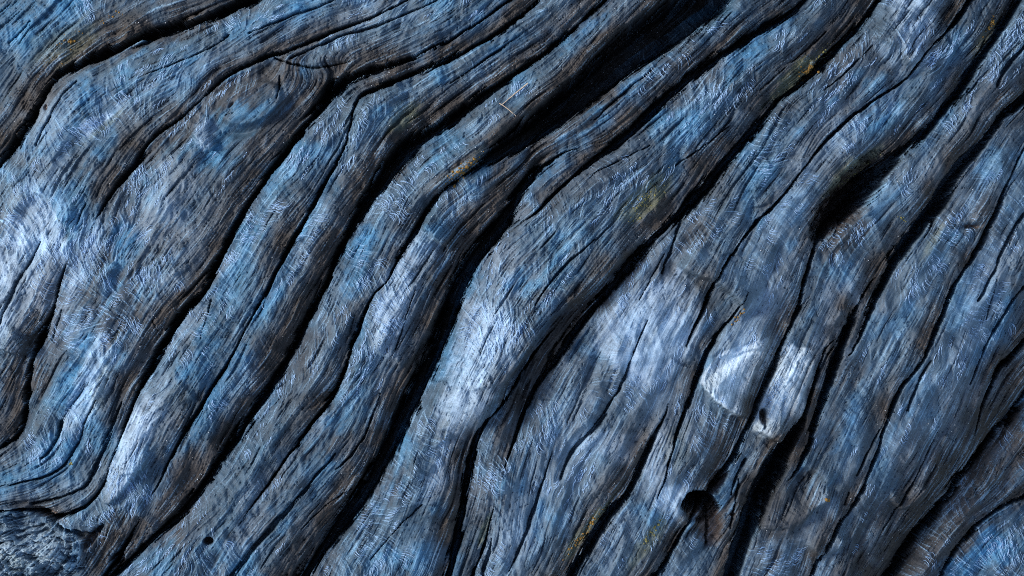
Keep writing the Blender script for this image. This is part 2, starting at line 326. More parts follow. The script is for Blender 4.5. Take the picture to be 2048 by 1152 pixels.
# wind-rippled dents and torn steps: broken plates whose lower edge is a small cliff
def step(p, h, w, back):
    """a torn edge along polyline p; wood on its left side (in travel order) stands h higher and runs out over 'back'"""
    global B
    s = spline([(x, y, 0) for x, y in p]); best = np.full(X.shape, 1e4); sg = np.ones(X.shape)
    x0, x1 = np.searchsorted(gx, [s[:, 0].min()-back*2, s[:, 0].max()+back*2]); y0, y1 = np.searchsorted(gy, [s[:, 1].min()-back*2, s[:, 1].max()+back*2])
    wn_ = (slice(y0, y1), slice(x0, x1)); xs, ys = XW[wn_]+FSO[wn_]*.7, YW[wn_]+GF[wn_]*.7; D = best[wn_]; Q = sg[wn_]
    T = np.zeros(D.shape)
    for i in range(len(s)-1):
        a, b = s[i, :2], s[i+1, :2]; d = b-a; L2 = d@d+1e-9
        t = np.clip(((xs-a[0])*d[0]+(ys-a[1])*d[1])/L2, 0, 1); di = np.hypot(xs-a[0]-t*d[0], ys-a[1]-t*d[1]); m = di < D
        D = np.where(m, di, D); Q = np.where(m, np.where(d[0]*(ys-a[1])-d[1]*(xs-a[0]) < 0, 1., -1.), Q); T = np.where(m, (i+t)/(len(s)-1), T)
    e = sst(0, .18, T)*sst(0, .18, 1-T)*np.exp(-(D/back)**2)
    B[wn_] += (2.7 if h > 6 else 1.9)*h*e*(0.5+0.5*np.tanh(Q*D/w))
step([(1398,770),(1425,800),(1455,822),(1500,838)], 22, 2.0, 60)
step([(1505,858),(1530,872),(1552,884),(1575,880)], 15, 2.5, 50)
step([(1352,528),(1375,545),(1400,556),(1430,566),(1470,600),(1495,640)], 17, 2.2, 50)
step([(838,452),(860,468),(878,486),(905,500)], 17, 2.2, 40)
step([(740,688),(765,712),(790,722),(802,738)], 7, 1.6, 30)
step([(940,893),(962,842),(1000,782),(1042,727),(1084,664),(1125,620),(1195,572),(1257,508),(1300,462)], 17, 3, 75)
step([(868,398),(896,366),(976,306),(1021,257),(1132,167),(1216,92)], 8, 3, 40)
srng = random.Random(12)
for k in range(95):                                     # small torn ledges and worn dents across the grain
    x, y = srng.uniform(20, W-20), srng.uniform(20, H-20)
    if srng.random() < .3 and not (1150 < x < 1750 and y > 400): continue
    a = srng.uniform(-.5, 1.0); L = srng.uniform(12, 38); b = srng.uniform(-.5, .5)
    pts = [(x+math.cos(a+b*t)*L*t+srng.uniform(-3, 3), y+math.sin(a+b*t)*L*t+srng.uniform(-3, 3)) for t in (-1, -.5, 0, .5, 1)]
    if srng.random() < .5: pts = pts[::-1]
    step(pts, srng.uniform(2.0, 5.5), srng.uniform(1.2, 3), srng.uniform(14, 34))
step([(0,695),(20,705),(45,708),(62,690)], 14, 2.5, 50)
step([(60,380),(95,400),(120,440),(150,470)], 8, 3, 40)
step([(195,995),(215,1008),(240,990),(275,945),(300,940)], 7, 2, 40)
ring = np.sqrt(blob(500, 206, 70, 44, -22)); B += 16*(1-sst(.84, 1.02, ring+GF*.012))*sst(150, 200, Y+.4*(X-500)+60)-15*np.exp(-(ring-1.22)**2/.035)*sst(205, 235, Y+.3*(X-500))
step([(1740,70),(1780,90),(1805,100),(1808,140)], 9, 3, 34)
step([(1610,1085),(1640,1110),(1680,1100),(1700,1080)], 9, 3, 30)
step([(1595,1060),(1620,1030),(1655,1000),(1665,975)], 8, 3, 26)
step([(1600,930),(1630,945),(1660,975)], 7, 3, 26)
step([(1780,980),(1790,1010),(1815,1020),(1850,990),(1858,965)], 10, 3, 26)
step([(940,782),(960,775),(1000,768),(1025,755)], 6, 3, 30)
step([(690,320),(715,345),(735,365)], 6, 4, 26)
step([(240,545),(225,525),(200,545),(185,600)], 7, 2, 30)
step([(385,225),(372,250),(400,285),(425,300),(440,280)], 7, 2, 30)
step([(1670,655),(1675,640),(1690,630)], 4, 2, 16)
step([(1410,745),(1440,715),(1470,712),(1500,700),(1545,700)], 5.0, 2.5, 40)
step([(1415,728),(1440,700),(1475,698),(1510,680),(1550,682)], 3.5, 2.5, 30)
Z = B-SH-SLOT
# holes
def hole(x, y, rx, ry, an, dep, soft=.25):
    global Z, HOLE
    q = np.sqrt(blob(x, y, rx, ry, an))+GF*.025+fbm(88, X, Y, 13, 3)*.13
    m = 1-sst(1-soft, 1.0+soft*.4, q); Z -= dep*m; HOLE = np.maximum(HOLE, m)
HOLE = np.zeros(X.shape)
B = B*1
Z += 6*np.exp(-(np.sqrt(blob(1402, 1015, 43, 34, 10))-1.12)**2/.03)*(X < 1425)
hole(1402, 1014, 38, 30, 14, 30+150*(1-sst(992, 1030, Y+GF*4))*sst(-.2, .5, (1452-X)/90+GB*.1), .10)
hole(1700, 392, 98, 38, 131, 110, .5)
hole(1436, 962, 36, 15, 118, 46, .4)
hole(1422, 1052, 44, 26, 95, 22, .5)
hole(415, 1083, 10, 8, 0, 40, .3)
hole(1945, 453, 17, 4, 4, 10, .6)
hole(1527, 833, 18, 7, 85, 22, .4)
hole(1467, 1031, 6, 4, 0, 14, .4)
hole(464, 212, 9, 2.5, 135, 8, .6)
hole(90, 215, 7, 4, 90, 10, .4)
hole(92, 1030, 40, 9, 20, 30, .7)
hole(180, 1078, 26, 9, 130, 40, .7)
hole(228, 1128, 22, 12, 125, 44, .4)
def poly(pts, soft=5, wob_=5):
    pts = np.array(pts, float); w_ = fbm(118, X, Y, 16, 3)*wob_
    x0, x1 = np.searchsorted(gx, [pts[:, 0].min()-20, pts[:, 0].max()+20]); y0, y1 = np.searchsorted(gy, [pts[:, 1].min()-20, pts[:, 1].max()+20])
    wn_ = (slice(y0, y1), slice(x0, x1)); xs = XW[wn_]+w_[wn_]+GF[wn_]; ys = YW[wn_]-w_[wn_]; ins = np.zeros(xs.shape, bool); D = np.full(xs.shape, 1e4)
    for i in range(len(pts)):
        a, b = pts[i], pts[(i+1) % len(pts)]; d = b-a
        ins ^= ((a[1] > ys) != (b[1] > ys)) & (xs < d[0]*(ys-a[1])/(d[1]+1e-9)+a[0])
        t = np.clip(((xs-a[0])*d[0]+(ys-a[1])*d[1])/(d@d), 0, 1); D = np.minimum(D, np.hypot(xs-a[0]-t*d[0], ys-a[1]-t*d[1]))
    m = np.zeros(X.shape); m[wn_] = sst(-soft, soft, np.where(ins, D, -D)); return m
# broken end of the knot at the lower left: layered, splintered ends
KN = poly([(-300,1026),(-20,1030),(45,1032),(64,1046),(92,1050),(112,1066),(146,1072),(150,1090),(162,1100),(158,1122),(168,1138),(140,1152),(120,1175),(-300,1200)], 2.0, 11)
lay = fbm(92, X*0.30+Y*.1, Y*1.5-X*.16+fbm(90, X, Y, 34, 3)*24, 12, 4)+fbm(94, X, Y, 50, 2)*1.1; lay = np.floor(lay*6)/6*.85+lay*.15
chk = fbm(93, X, Y*1.5, 11, 3)
KN2 = KN*(1-sst(.2, .5, fbm(99, X*.4, Y*1.8, 8, 2))*.5); Z += KN*(lay*20+14+fbm(79, X, Y, 38, 3)*14)+(KN2-KN)*14+GF*KN*1.2
# fibre relief
calm = np.clip(1-KN, 0, 1)
feltmask = np.clip(sst(-.35, .5, fbm(95, X, Y, 95, 3)+.12), 0, 1)*np.clip(1-FLANK*1.3, 0, 1)*calm
smooth = LOW*.6*sst(-.6, .4, fbm(87, X, Y, 90, 2)+.2)
for x, y, a, b, an in [(1460,750,70,60,110),(1590,800,70,40,108),(1310,800,70,60,100),(950,820,60,40,110),(1310,680,120,80,110),(1480,690,100,80,110),(860,1080,50,60,110),(1700,700,60,30,110),(480,240,90,50,120),(350,1000,90,40,120)]:
    smooth = np.maximum(smooth, np.exp(-blob(x, y, a, b, an)**1.5))
Z += (GF*(0.6+0.5*FLANK)*(1-.6*smooth)+GB*(.75+.7*FLANK)*(1-.5*smooth))*(1-.55*feltmask)
Z += FL*1.25*(1-.75*smooth)*calm*(.35+.65*np.clip(1-FLANK, 0, 1))
Z += (FE*4.4+FSO*0.5)*feltmask*(1-.45*LOW)*(1-.8*smooth)
pit = fbm(96, X, Y, 5, 2); Z -= sst(.75, 1.0, pit+GB*.12)*3*(1-feltmask)
# long thin checks along the grain
DA = DA*sst(-.3, .5, fbm(98, X, Y, 55, 3)+.1); Z -= DA*4.5*(1-.7*smooth)
chk = sst(1.75, 2.5, -GB-0.25*GF+.25*fbm(97, X, Y, 60, 2)); Z -= chk*7*(1-.7*smooth)

# round body of the log under it all
AC = (X-1024)*0.835+(Y-576)*0.55+120
RAD = 2600.0
base = np.sqrt(np.maximum(RAD*RAD-AC*AC, 1))-RAD
persp = (DIST-base*S)/DIST
PX = (X-1024)*S*persp; PY = (576-Y)*S*persp; PZ = (base+Z)*S

# ------------------------------------------------------------------ colour of the wood, with shade painted in on flanks and lower right
def mixc(C, c, m):
    m = np.clip(m, 0, 1)[..., None]; return C*(1-m)+np.array(c)*m
def patch(lst, rag=0.35, seed=101):
    m = np.zeros(X.shape); r = fbm(seed, X, Y, 42, 4)*rag*1.3+GB*.14+GF*.07
    for x, y, a, b, an, h in lst: m = np.maximum(m, h*(1-sst(.45, 1.15, np.sqrt(blob(x, y, a, b, an))+r)))
    return m
C = np.ones(X.shape+(3,))*np.array((0.058, 0.100, 0.155))
FINE8 = fbm(119, X, Y, 9, 3)
n1 = fbm(111, X, Y, 120, 4)+ROLL*.15
C = mixc(C, (0.052, 0.060, 0.080), sst(-.15, .7, n1)*.7)
C = mixc(C, (0.055, 0.18, 0.33), sst(.05, .75, fbm(112, X, Y, 80, 4)+GB*.12)*.7)
blue = patch([(160,205,90,40,160,.9),(170,690,120,50,108,.9),(250,470,60,26,0,.9),(400,130,170,40,160,.7),(560,45,150,40,165,.7),(60,280,70,60,120,.9),(60,40,120,60,150,.7),
 (900,60,170,40,150,.85),(1000,130,170,40,142,.85),(1290,180,160,40,140,.75),(1180,60,60,24,140,.8),(430,720,110,70,115,.7),(560,560,140,24,118,.6),(715,530,80,22,105,.9),
 (1100,620,100,36,120,.75),(1300,60,60,40,140,.6),(1500,80,90,50,140,.8),(1900,150,110,40,110,.7),(1980,680,110,40,110,.75),(1950,1090,120,60,140,.95),(640,330,60,40,120,.5),
 (1210,900,60,30,30,.7),(1180,700,40,50,120,.75),(1410,250,90,60,130,.6),(1500,300,60,40,130,.5),(1130,320,90,24,140,.7),(1740,230,120,40,140,.6),(1690,850,80,50,110,.7),(500,760,60,60,115,.6),
 (950,250,60,30,140,.5),(1060,1050,90,40,100,.6),(30,1000,70,30,170,.7),(90,920,80,40,130,.6),(30,350,40,60,110,.7),(1870,240,60,30,130,.6),(1900,950,60,120,30,.4),(880,1120,40,60,110,.5)], .4, 113)
C = mixc(C, (0.04, 0.19, 0.39), blue*.66*(.55+.45*sst(-.6, .5, FINE8+GF*.2)))
lav = patch([(330,400,130,70,115,.8),(370,560,130,60,110,.8),(285,850,110,50,112,.6),(980,600,170,50,115,.7),(1900,880,190,60,115,.8),(1650,290,170,50,135,.7),(1700,610,130,60,110,.6),(1820,900,140,60,110,.6),
 (110,600,140,80,110,.7),(1100,920,170,60,108,.6),(1290,580,120,60,120,.6),(1330,800,170,90,110,.7),(1560,560,150,60,115,.6),(1580,430,120,60,125,.5),(1960,250,170,40,125,.7),(640,820,110,26,118,.5),(760,850,110,30,108,.6),(560,930,150,30,125,.5),
 (500,1060,130,30,125,.4),(1230,1060,80,40,115,.5),(1030,1060,120,60,100,.7),(1660,1040,110,50,115,.6),(100,220,110,60,140,.5),(430,130,150,34,160,.5),(620,480,140,20,116,.5),(1960,620,150,40,112,.6),(700,40,150,30,165,.5),(60,430,120,60,120,.6)], .4, 128)
C = mixc(C, (0.18, 0.235, 0.31), LOW*.4*(.6+.4*np.clip(fbm(129, X, Y, 60, 3), -1, 1)))
C = mixc(C, (0.17, 0.205, 0.27), lav*.85)
pale = patch([(785,620,135,34,112,.95),(800,480,50,26,120,.5),(960,720,150,42,113,.9),(925,860,100,40,112,.8),(860,960,60,34,110,.6),(1470,745,85,70,108,1),(1595,790,100,36,106,.95),(1560,700,70,30,110,.5),
 (1830,50,110,46,108,1),(1800,110,50,24,30,.9),(1440,535,75,28,25,.9),(1300,690,120,70,112,.65),(1320,920,60,50,110,.6),(1360,990,60,34,120,.8),(60,520,150,60,110,.95),(170,480,90,36,115,.8),
 (95,260,60,60,130,.4),(200,240,60,16,140,.8),(320,360,80,40,115,.6),(400,270,40,24,150,.9),(270,860,110,40,112,.75),(240,960,70,36,120,.8),(300,820,60,26,115,.9),(210,750,110,24,108,.85),(90,350,60,40,130,.7),
 (1000,225,90,24,138,.8),(1100,270,90,14,140,.7),(1960,260,140,34,125,.6),(1850,370,70,40,125,.7),(1490,235,22,15,0,1),(1720,940,60,40,110,.5),(1660,1040,70,30,130,.7),(1850,990,60,34,130,.7),(1780,1080,60,40,130,.6),
 (60,1080,90,60,0,.7),(80,985,100,14,170,.7),(140,1010,40,18,160,.4),(700,20,120,30,165,.6),(820,30,60,12,160,.7),(640,700,90,20,115,.4),(400,560,60,100,20,.35),(1960,560,100,26,115,.4),(1920,720,120,30,112,.4),(1020,1060,120,24,100,.5),(1260,690,30,40,110,.8),
 (1160,880,50,20,150,.5),(1040,770,20,90,20,.5),(600,640,80,14,115,.5),(1780,220,30,20,0,.4),(1620,240,50,30,140,.3),(1560,1080,30,100,10,.4)], .3, 114)
C = mixc(C, (0.25, 0.35, 0.50), pale*.5*(.6+.4*sst(-.6, .3, FINE8+GF*.25)))
for pts, k, sf in [
  ([(1398,768),(1425,800),(1455,822),(1500,838),(1508,800),(1525,745),(1545,700),(1570,660),(1500,685),(1440,705),(1412,740)], .9, 3),
  ([(1505,858),(1530,872),(1552,886),(1576,880),(1600,850),(1615,800),(1630,740),(1622,700),(1572,690),(1545,740),(1522,800)], .85, 4),
  ([(760,560),(745,650),(738,700),(790,730),(810,690),(830,620),(850,540),(890,495),(840,455),(800,500)], .6, 8),
  ([(925,600),(895,760),(870,820),(880,900),(850,960),(865,1010),(900,960),(945,880),(985,800),(1022,752),(1050,690),(1020,630),(960,600)], .6, 10),
  ([(-20,560),(-20,700),(60,704),(85,650),(110,590),(140,500),(120,440),(80,390),(50,400),(0,480)], .6, 8),
  ([(1785,-20),(1785,60),(1800,100),(1830,125),(1850,80),(1895,-20)], .6, 12),
  ([(1200,640),(1240,600),(1300,570),(1350,530),(1400,590),(1400,680),(1380,720),(1340,760),(1270,780),(1240,740),(1190,690)], .62, 7),
  ([(1425,735),(1470,640),(1500,600),(1560,560),(1602,570),(1590,640),(1568,668),(1500,690)], .35, 8),
  ([(1640,560),(1700,560),(1740,590),(1690,660),(1660,740),(1625,830),(1640,700)], .3, 10),
  ([(1140,890),(1200,860),(1280,870),(1270,940),(1200,910)], .45, 8),
  ([(1290,880),(1340,850),(1345,930),(1330,970),(1378,975),(1358,1045),(1320,1020),(1290,950)], .6, 8),
  ([(205,1003),(240,990),(275,940),(300,880),(320,800),(280,790),(255,850),(220,930)], .55, 8),
  ([(365,240),(400,222),(430,250),(425,292),(405,300)], .6, 5),
  ([(200,640),(232,680),(200,800),(150,880),(120,850),(160,740)], .5, 8),
  ([(150,510),(200,440),(210,450),(180,540),(150,580),(120,640)], .5, 5),
  ([(1640,620),(1660,640),(1650,700),(1625,740),(1620,680)], .4, 5),
  ([(160,250),(215,222),(235,225),(170,275)], .6, 3)]:
    m = poly(pts, sf); C = mixc(C, (0.60, 0.68, 0.82) if k > .8 else (0.36, 0.44, 0.59), m*k*(.45+.55*sst(-.9, .4, FINE8*.9+GF*.35+GB*.3+.3*smooth)))

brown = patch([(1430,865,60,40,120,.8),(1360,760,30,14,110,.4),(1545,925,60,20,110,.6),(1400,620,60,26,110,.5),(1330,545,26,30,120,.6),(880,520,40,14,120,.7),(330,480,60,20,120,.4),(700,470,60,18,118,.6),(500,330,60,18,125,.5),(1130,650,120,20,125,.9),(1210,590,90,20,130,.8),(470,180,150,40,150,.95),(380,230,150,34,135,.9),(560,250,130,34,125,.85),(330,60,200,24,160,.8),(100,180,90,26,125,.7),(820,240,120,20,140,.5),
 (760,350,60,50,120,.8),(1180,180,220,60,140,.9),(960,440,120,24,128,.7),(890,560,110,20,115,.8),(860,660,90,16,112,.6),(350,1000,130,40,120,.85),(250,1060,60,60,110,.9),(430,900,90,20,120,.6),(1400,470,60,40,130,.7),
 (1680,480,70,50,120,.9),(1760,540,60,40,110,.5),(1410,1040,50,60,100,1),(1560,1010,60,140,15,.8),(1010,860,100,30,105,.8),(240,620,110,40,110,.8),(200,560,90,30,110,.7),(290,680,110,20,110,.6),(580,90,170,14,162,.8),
 (930,90,150,10,150,.6),(1960,960,200,80,128,1),(1900,1060,170,70,130,.95),(2020,860,120,50,118,.9),(1830,1110,90,60,130,.7),(1560,960,150,34,112,.8),(640,1090,60,80,30,.5),(700,960,80,20,120,.6),(620,720,100,20,118,.5),(1250,560,60,20,130,.5),(40,760,60,60,100,.9),(190,1110,40,50,0,.7),(1700,760,130,20,108,.5),  # lower-right patches paint in the shade of wood turning away
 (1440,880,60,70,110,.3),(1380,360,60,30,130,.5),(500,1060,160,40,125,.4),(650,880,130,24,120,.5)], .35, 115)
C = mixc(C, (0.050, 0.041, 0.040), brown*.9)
C = mixc(C, (0.044, 0.035, 0.033), FLANK*(.85+.25*np.clip(fbm(125, X, Y, 40, 3), -1, 1)))  # unbleached brown flanks, with the shade of their sunless side painted in
olive = patch([(800,230,50,20,140,.6),(1290,400,80,26,135,.7),(1600,150,80,22,138,.8),(1700,345,70,20,138,.7),(930,335,60,16,140,.7),(130,80,90,30,150,.4),(1180,1050,90,14,128,.7),(1300,1080,60,16,125,.6),(220,240,50,8,140,.5),
 (205,760,90,12,108,.5),(1350,900,40,30,110,.3),(970,1060,30,8,110,.9),(1870,480,50,10,120,.5),(1980,60,60,12,120,.4),(25,1120,40,20,0,.6),(890,850,60,14,110,.5)], .35, 116)
C = mixc(C, (0.20, 0.20, 0.11), olive*.45)
C = mixc(C, (0.16, 0.105, 0.085), HOLE*.85)
# bleached loose fibres, dark dashes along the grain, weathered specks
C = mixc(C, (0.27, 0.33, 0.42), KN*.8*np.clip(.6+.3*np.clip(lay*1.5, -1, 1)+.5*fbm(89, X, Y, 45, 3), .05, 1))
C = mixc(C, (0.38, 0.57, 0.84), np.clip(FE*1.25-.35, 0, 1)*feltmask*(1-.6*smooth)*.85)
C *= (1+(GF*0.13+GB*0.09)*(1-.5*feltmask)+FL*.06)[..., None].clip(.3, 1.9)
spk = sst(.55, .95, fbm(121, X, Y, 12, 3)+GB*.35-.15*pale)
C = mixc(C, (0.035, 0.036, 0.04), np.maximum(spk*.3, DA*.65)*(1-.7*smooth))
lite = sst(1.3, 2.4, GF+.4*GB+fbm(122, X, Y, 70, 3)); C = mixc(C, (.28, .42, .60), lite*.4)
C = np.clip(C*np.array((.98, 1.05, .98))*(1+fbm(123, X, Y, 200, 3)*.10+fbm(127, X, Y, 38, 4)*.30*(1-.6*smooth))[..., None], .012, .85)

# ------------------------------------------------------------------ ridges: regions between the deep grooves
lab = np.full(X.shape, -1, np.int32); bar = BAR.copy(); nlab = 0; sizes = []
free = ~bar
flat = np.where(free, 0, 1).astype(np.int8).ravel().tolist()
L_ = [-1]*(NX*NY)
for st in range(0, NX*NY, 37):
    if flat[st] or L_[st] >= 0: continue
    stack = [st]; L_[st] = nlab; cnt = 0
    while stack:                                        # row-span flood fill
        q = stack.pop(); cnt += 1
        c = q % NX
        if c > 0 and L_[q-1] < 0 and not flat[q-1]: L_[q-1] = nlab; stack.append(q-1)
        if c < NX-1 and L_[q+1] < 0 and not flat[q+1]: L_[q+1] = nlab; stack.append(q+1)
        if q >= NX and L_[q-NX] < 0 and not flat[q-NX]: L_[q-NX] = nlab; stack.append(q-NX)
        if q < NX*(NY-1) and L_[q+NX] < 0 and not flat[q+NX]: L_[q+NX] = nlab; stack.append(q+NX)
    sizes.append(cnt); nlab += 1
lab = np.array(L_, np.int32).reshape(NY, NX)
big = np.array([s > 9000 for s in sizes]); lab = np.where((lab >= 0) & big[np.maximum(lab, 0)], lab, -1)
for it in range(400):
    if (lab >= 0).all(): break
    for ax, sh_ in ((0, 1), (0, -1), (1, 1), (1, -1)):
        r = np.roll(lab, sh_, ax)
        e = [slice(None)]*2; e[ax] = 0 if sh_ == 1 else -1; r[tuple(e)] = -1
        lab = np.where(lab < 0, r, lab)

# torn knot end and the rotten holes are parts of the ridge they sit in
SUB = {}
def sub(name, m):
    global lab
    m = m & (lab >= 0); host = np.bincount(lab[m]).argmax(); k = 1000+len(SUB); SUB[k] = (name, host); lab = np.where(m, k, lab)
def disc(x, y, rx, ry, an): return blob(x, y, rx, ry, an) < 1
sub('broken_knot', (KN > .5))
sub('knot_hole', disc(1404, 1012, 46, 33, 10) & (HOLE > .3))
sub('beetle_hole', disc(415, 1083, 10, 8, 0))

# ------------------------------------------------------------------ materials
def principled(name, rough, spec=.3):
    m = bpy.data.materials.new(name); m.use_nodes = True
    b = m.node_tree.nodes['Principled BSDF']; b.inputs['Roughness'].default_value = rough
    b.inputs['Specular IOR Level'].default_value = spec
    return m, m.node_tree, b
wood, wt, wb = principled('weathered_wood', .55, .22)
at = wt.nodes.new('ShaderNodeAttribute'); at.attribute_name = 'wood_colour'
tc = wt.nodes.new('ShaderNodeTexCoord')
nz = wt.nodes.new('ShaderNodeTexNoise'); nz.inputs['Scale'].default_value = 900; nz.inputs['Detail'].default_value = 3
mp = wt.nodes.new('ShaderNodeMapRange'); mp.inputs['From Min'].default_value = .3; mp.inputs['From Max'].default_value = .7
mp.inputs['To Min'].default_value = .78; mp.inputs['To Max'].default_value = 1.2
mx = wt.nodes.new('ShaderNodeVectorMath'); mx.operation = 'SCALE'
bp = wt.nodes.new('ShaderNodeBump'); bp.inputs['Strength'].default_value = .35; bp.inputs['Distance'].default_value = .0008
rr = wt.nodes.new('ShaderNodeMapRange'); rr.inputs['To Min'].default_value = .5; rr.inputs['To Max'].default_value = .7
wt.links.new(tc.outputs['Object'], nz.inputs['Vector']); wt.links.new(nz.outputs['Fac'], mp.inputs['Value'])
wt.links.new(at.outputs['Color'], mx.inputs[0]); wt.links.new(mp.outputs[0], mx.inputs['Scale'])
wt.links.new(mx.outputs[0], wb.inputs['Base Color']); wt.links.new(nz.outputs['Fac'], bp.inputs['Height'])
wt.links.new(bp.outputs[0], wb.inputs['Normal']); wt.links.new(nz.outputs['Fac'], rr.inputs['Value']); wt.links.new(rr.outputs[0], wb.inputs['Roughness'])
def plain(name, c, rough=.7, var=.25, scale=400):
    m, t, b = principled(name, rough)
    n = t.nodes.new('ShaderNodeTexNoise'); n.inputs['Scale'].default_value = scale
    r = t.nodes.new('ShaderNodeValToRGB')
    r.color_ramp.elements[0].color = tuple(v*(1-var) for v in c)+(1,); r.color_ramp.elements[1].color = tuple(min(1, v*(1+var)) for v in c)+(1,)
    r.color_ramp.elements[0].position = .35; r.color_ramp.elements[1].position = .65
    g = t.nodes.new('ShaderNodeNewGeometry')
    t.links.new(g.outputs['Position'], n.inputs['Vector']); t.links.new(n.outputs['Fac'], r.inputs[0]); t.links.new(r.outputs[0], b.inputs['Base Color'])
    return m
m_fibre = plain('bleached_fibre', (.36, .54, .78), .5)
m_sand = plain('pale_sand', (.6, .62, .62), .5, .4, 3000)
m_orange = plain('orange_lichen', (.22, .12, .025), .8, .35, 900)
m_yellow = plain('yellow_lichen', (.20, .18, .06), .8, .35, 900)
m_straw = plain('dry_straw', (.5, .38, .27), .6)

# ------------------------------------------------------------------ mesh building
def make_mesh(name, V, F, mat, parent=None, colour=None, smooth_=True):
    me = bpy.data.meshes.new(name)
    n, k = len(F), F.shape[1]
    me.vertices.add(len(V)); me.vertices.foreach_set('co', V.astype(np.float32).ravel())
    me.loops.add(n*k); me.loops.foreach_set('vertex_index', F.astype(np.int32).ravel())
    me.polygons.add(n); me.polygons.foreach_set('loop_start', np.arange(0, n*k, k, dtype=np.int32))
    me.polygons.foreach_set('use_smooth', np.full(n, smooth_, bool))
    me.update(calc_edges=True)
    if colour is not None:
        a = me.attributes.new('wood_colour', 'FLOAT_COLOR', 'POINT')
        a.data.foreach_set('color', np.concatenate([colour, np.ones((len(colour), 1))], 1).astype(np.float32).ravel())
    me.materials.append(mat)
    o = bpy.data.objects.new(name, me); col.objects.link(o)
    if parent is not None: o.parent = parent
    return o
def tag(o, label=None, cat=None, group=None, kind=None):
    for k, v in (('label', label), ('category', cat), ('group', group), ('kind', kind)):
        if v: o[k] = v
    return o

log = bpy.data.objects.new('fallen_log', None); col.objects.link(log); log.location = (0, 0, -0.85)
tag(log, 'big weathered blue grey log with wavy ridges and deep black cracks filling the view', 'log')
OFF = np.array((0, 0, 0.85))
VV = np.stack([PX, PY, PZ], -1).reshape(-1, 3)+OFF
CC = C.reshape(-1, 3)
idx = np.arange(NX*NY).reshape(NY, NX)
quads = np.stack([idx[1:, :-1], idx[1:, 1:], idx[:-1, 1:], idx[:-1, :-1]], -1)
ql = lab[:-1, :-1]
by_lab = {}
for k in range(nlab):
    if not big[k]: continue
    F = quads[ql == k]
    if len(F) < 50: continue
    used, inv = np.unique(F.ravel(), return_inverse=True)
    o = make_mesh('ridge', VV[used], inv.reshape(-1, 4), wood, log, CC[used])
    by_lab[k] = o
for k, (nm, host) in SUB.items():
    F = quads[ql == k]; used, inv = np.unique(F.ravel(), return_inverse=True)
    make_mesh(nm, VV[used], inv.reshape(-1, 4), wood, by_lab[host], CC[used])
# underside and sawn sides of the log, closing the body
rim = np.concatenate([idx[0, :], idx[1:, -1], idx[-1, :-1][::-1], idx[:-1, 0][::-1][:-1]])
top = VV[rim]; mid_ = top*np.array((.97, .97, 1)); mid_[:, 2] = 0.45+(top[:, 2]-0.85)*.5; low = top*np.array((.78, .78, 0))
n = len(rim); Vs = np.vstack([top, mid_, low, [[0, 0, 0]]]); i = np.arange(n); j = (i+1) % n
Fs = np.vstack([np.stack([i, i+n, j+n, j], -1), np.stack([i+n, i+2*n, j+2*n, j+n], -1)])
o = make_mesh('underside', Vs[:-1], Fs, wood, log, np.full((len(Vs)-1, 3), .1))

# ------------------------------------------------------------------ helper: surface height at traced coordinates
def surf(x, y):
    u = np.clip(np.interp(x, gx, np.arange(NX)), 0, NX-1.001); v = np.clip(np.interp(y, gy, np.arange(NY)), 0, NY-1.001)
    ui = u.astype(int); vi = v.astype(int); fu = (u-ui)[..., None]; fv = (v-vi)[..., None]
    P = np.stack([PX, PY, PZ], -1) if not hasattr(surf, 'P') else surf.P
    surf.P = P
    return (P[vi, ui]*(1-fu)+P[vi, ui+1]*fu)*(1-fv)+(P[vi+1, ui]*(1-fu)+P[vi+1, ui+1]*fu)*fv
def look(A, x, y):
    u = np.clip(np.interp(x, gx, np.arange(NX))+.5, 0, NX-1).astype(int); v = np.clip(np.interp(y, gy, np.arange(NY))+.5, 0, NY-1).astype(int)
    return A[v, u]

# loose fibres: real curved hairs standing a little off the wood
NT = 24000
tx_ = rng.uniform(-10, W+10, NT); ty_ = rng.uniform(-10, H+10, NT)
clump = sst(-.1, .6, fbm(131, tx_, ty_, 60, 3))
pk = rng.uniform(0, 1, NT) < look(feltmask, tx_, ty_)*(.10+.38*clump)*(1-.9*look(smooth, tx_, ty_))*(look(SLOT, tx_, ty_) < 3)
tx_, ty_ = tx_[pk], ty_[pk]; NT = len(tx_)
def fdir(x, y):
    u = np.clip((x-fx0)/FS, 0, FNX-1).astype(int); v = np.clip((y-fy0)/FS, 0, FNY-1).astype(int); return hdx[v, u], hdy[v, u]
HP = 7                                                   # hairs in a combed tuft
dx0, dy0 = fdir(tx_, ty_); ta = np.arctan2(dy0, dx0)+rng.normal(0, .15, NT); tl = rng.gamma(5, 3.0, NT).clip(7, 30)
tcv = rng.choice([-1, 1], NT)*rng.uniform(.4, 1.5, NT); gxx = coarse(tx, tx_, ty_); gyy = coarse(ty, tx_, ty_)
off = (np.arange(HP)-HP/2)[None, :]*rng.uniform(2.2, 4.5, NT)[:, None]+rng.normal(0, .8, (NT, HP))
hx = (tx_[:, None]+gxx[:, None]*off+rng.normal(0, 1.5, (NT, HP))).ravel(); hy = (ty_[:, None]+gyy[:, None]*off+rng.normal(0, 1.5, (NT, HP))).ravel()
ang0 = (ta[:, None]+rng.normal(0, .10, (NT, HP))+off*.012).ravel(); ln = (tl[:, None]*rng.uniform(.55, 1.15, (NT, HP))).ravel()
curv = (tcv[:, None]+rng.normal(0, .15, (NT, HP))).ravel(); NH = len(hx); K = 6
px_, py_ = hx.copy(), hy.copy(); P = []
up = rng.uniform(.5, 3.0, NH)*S
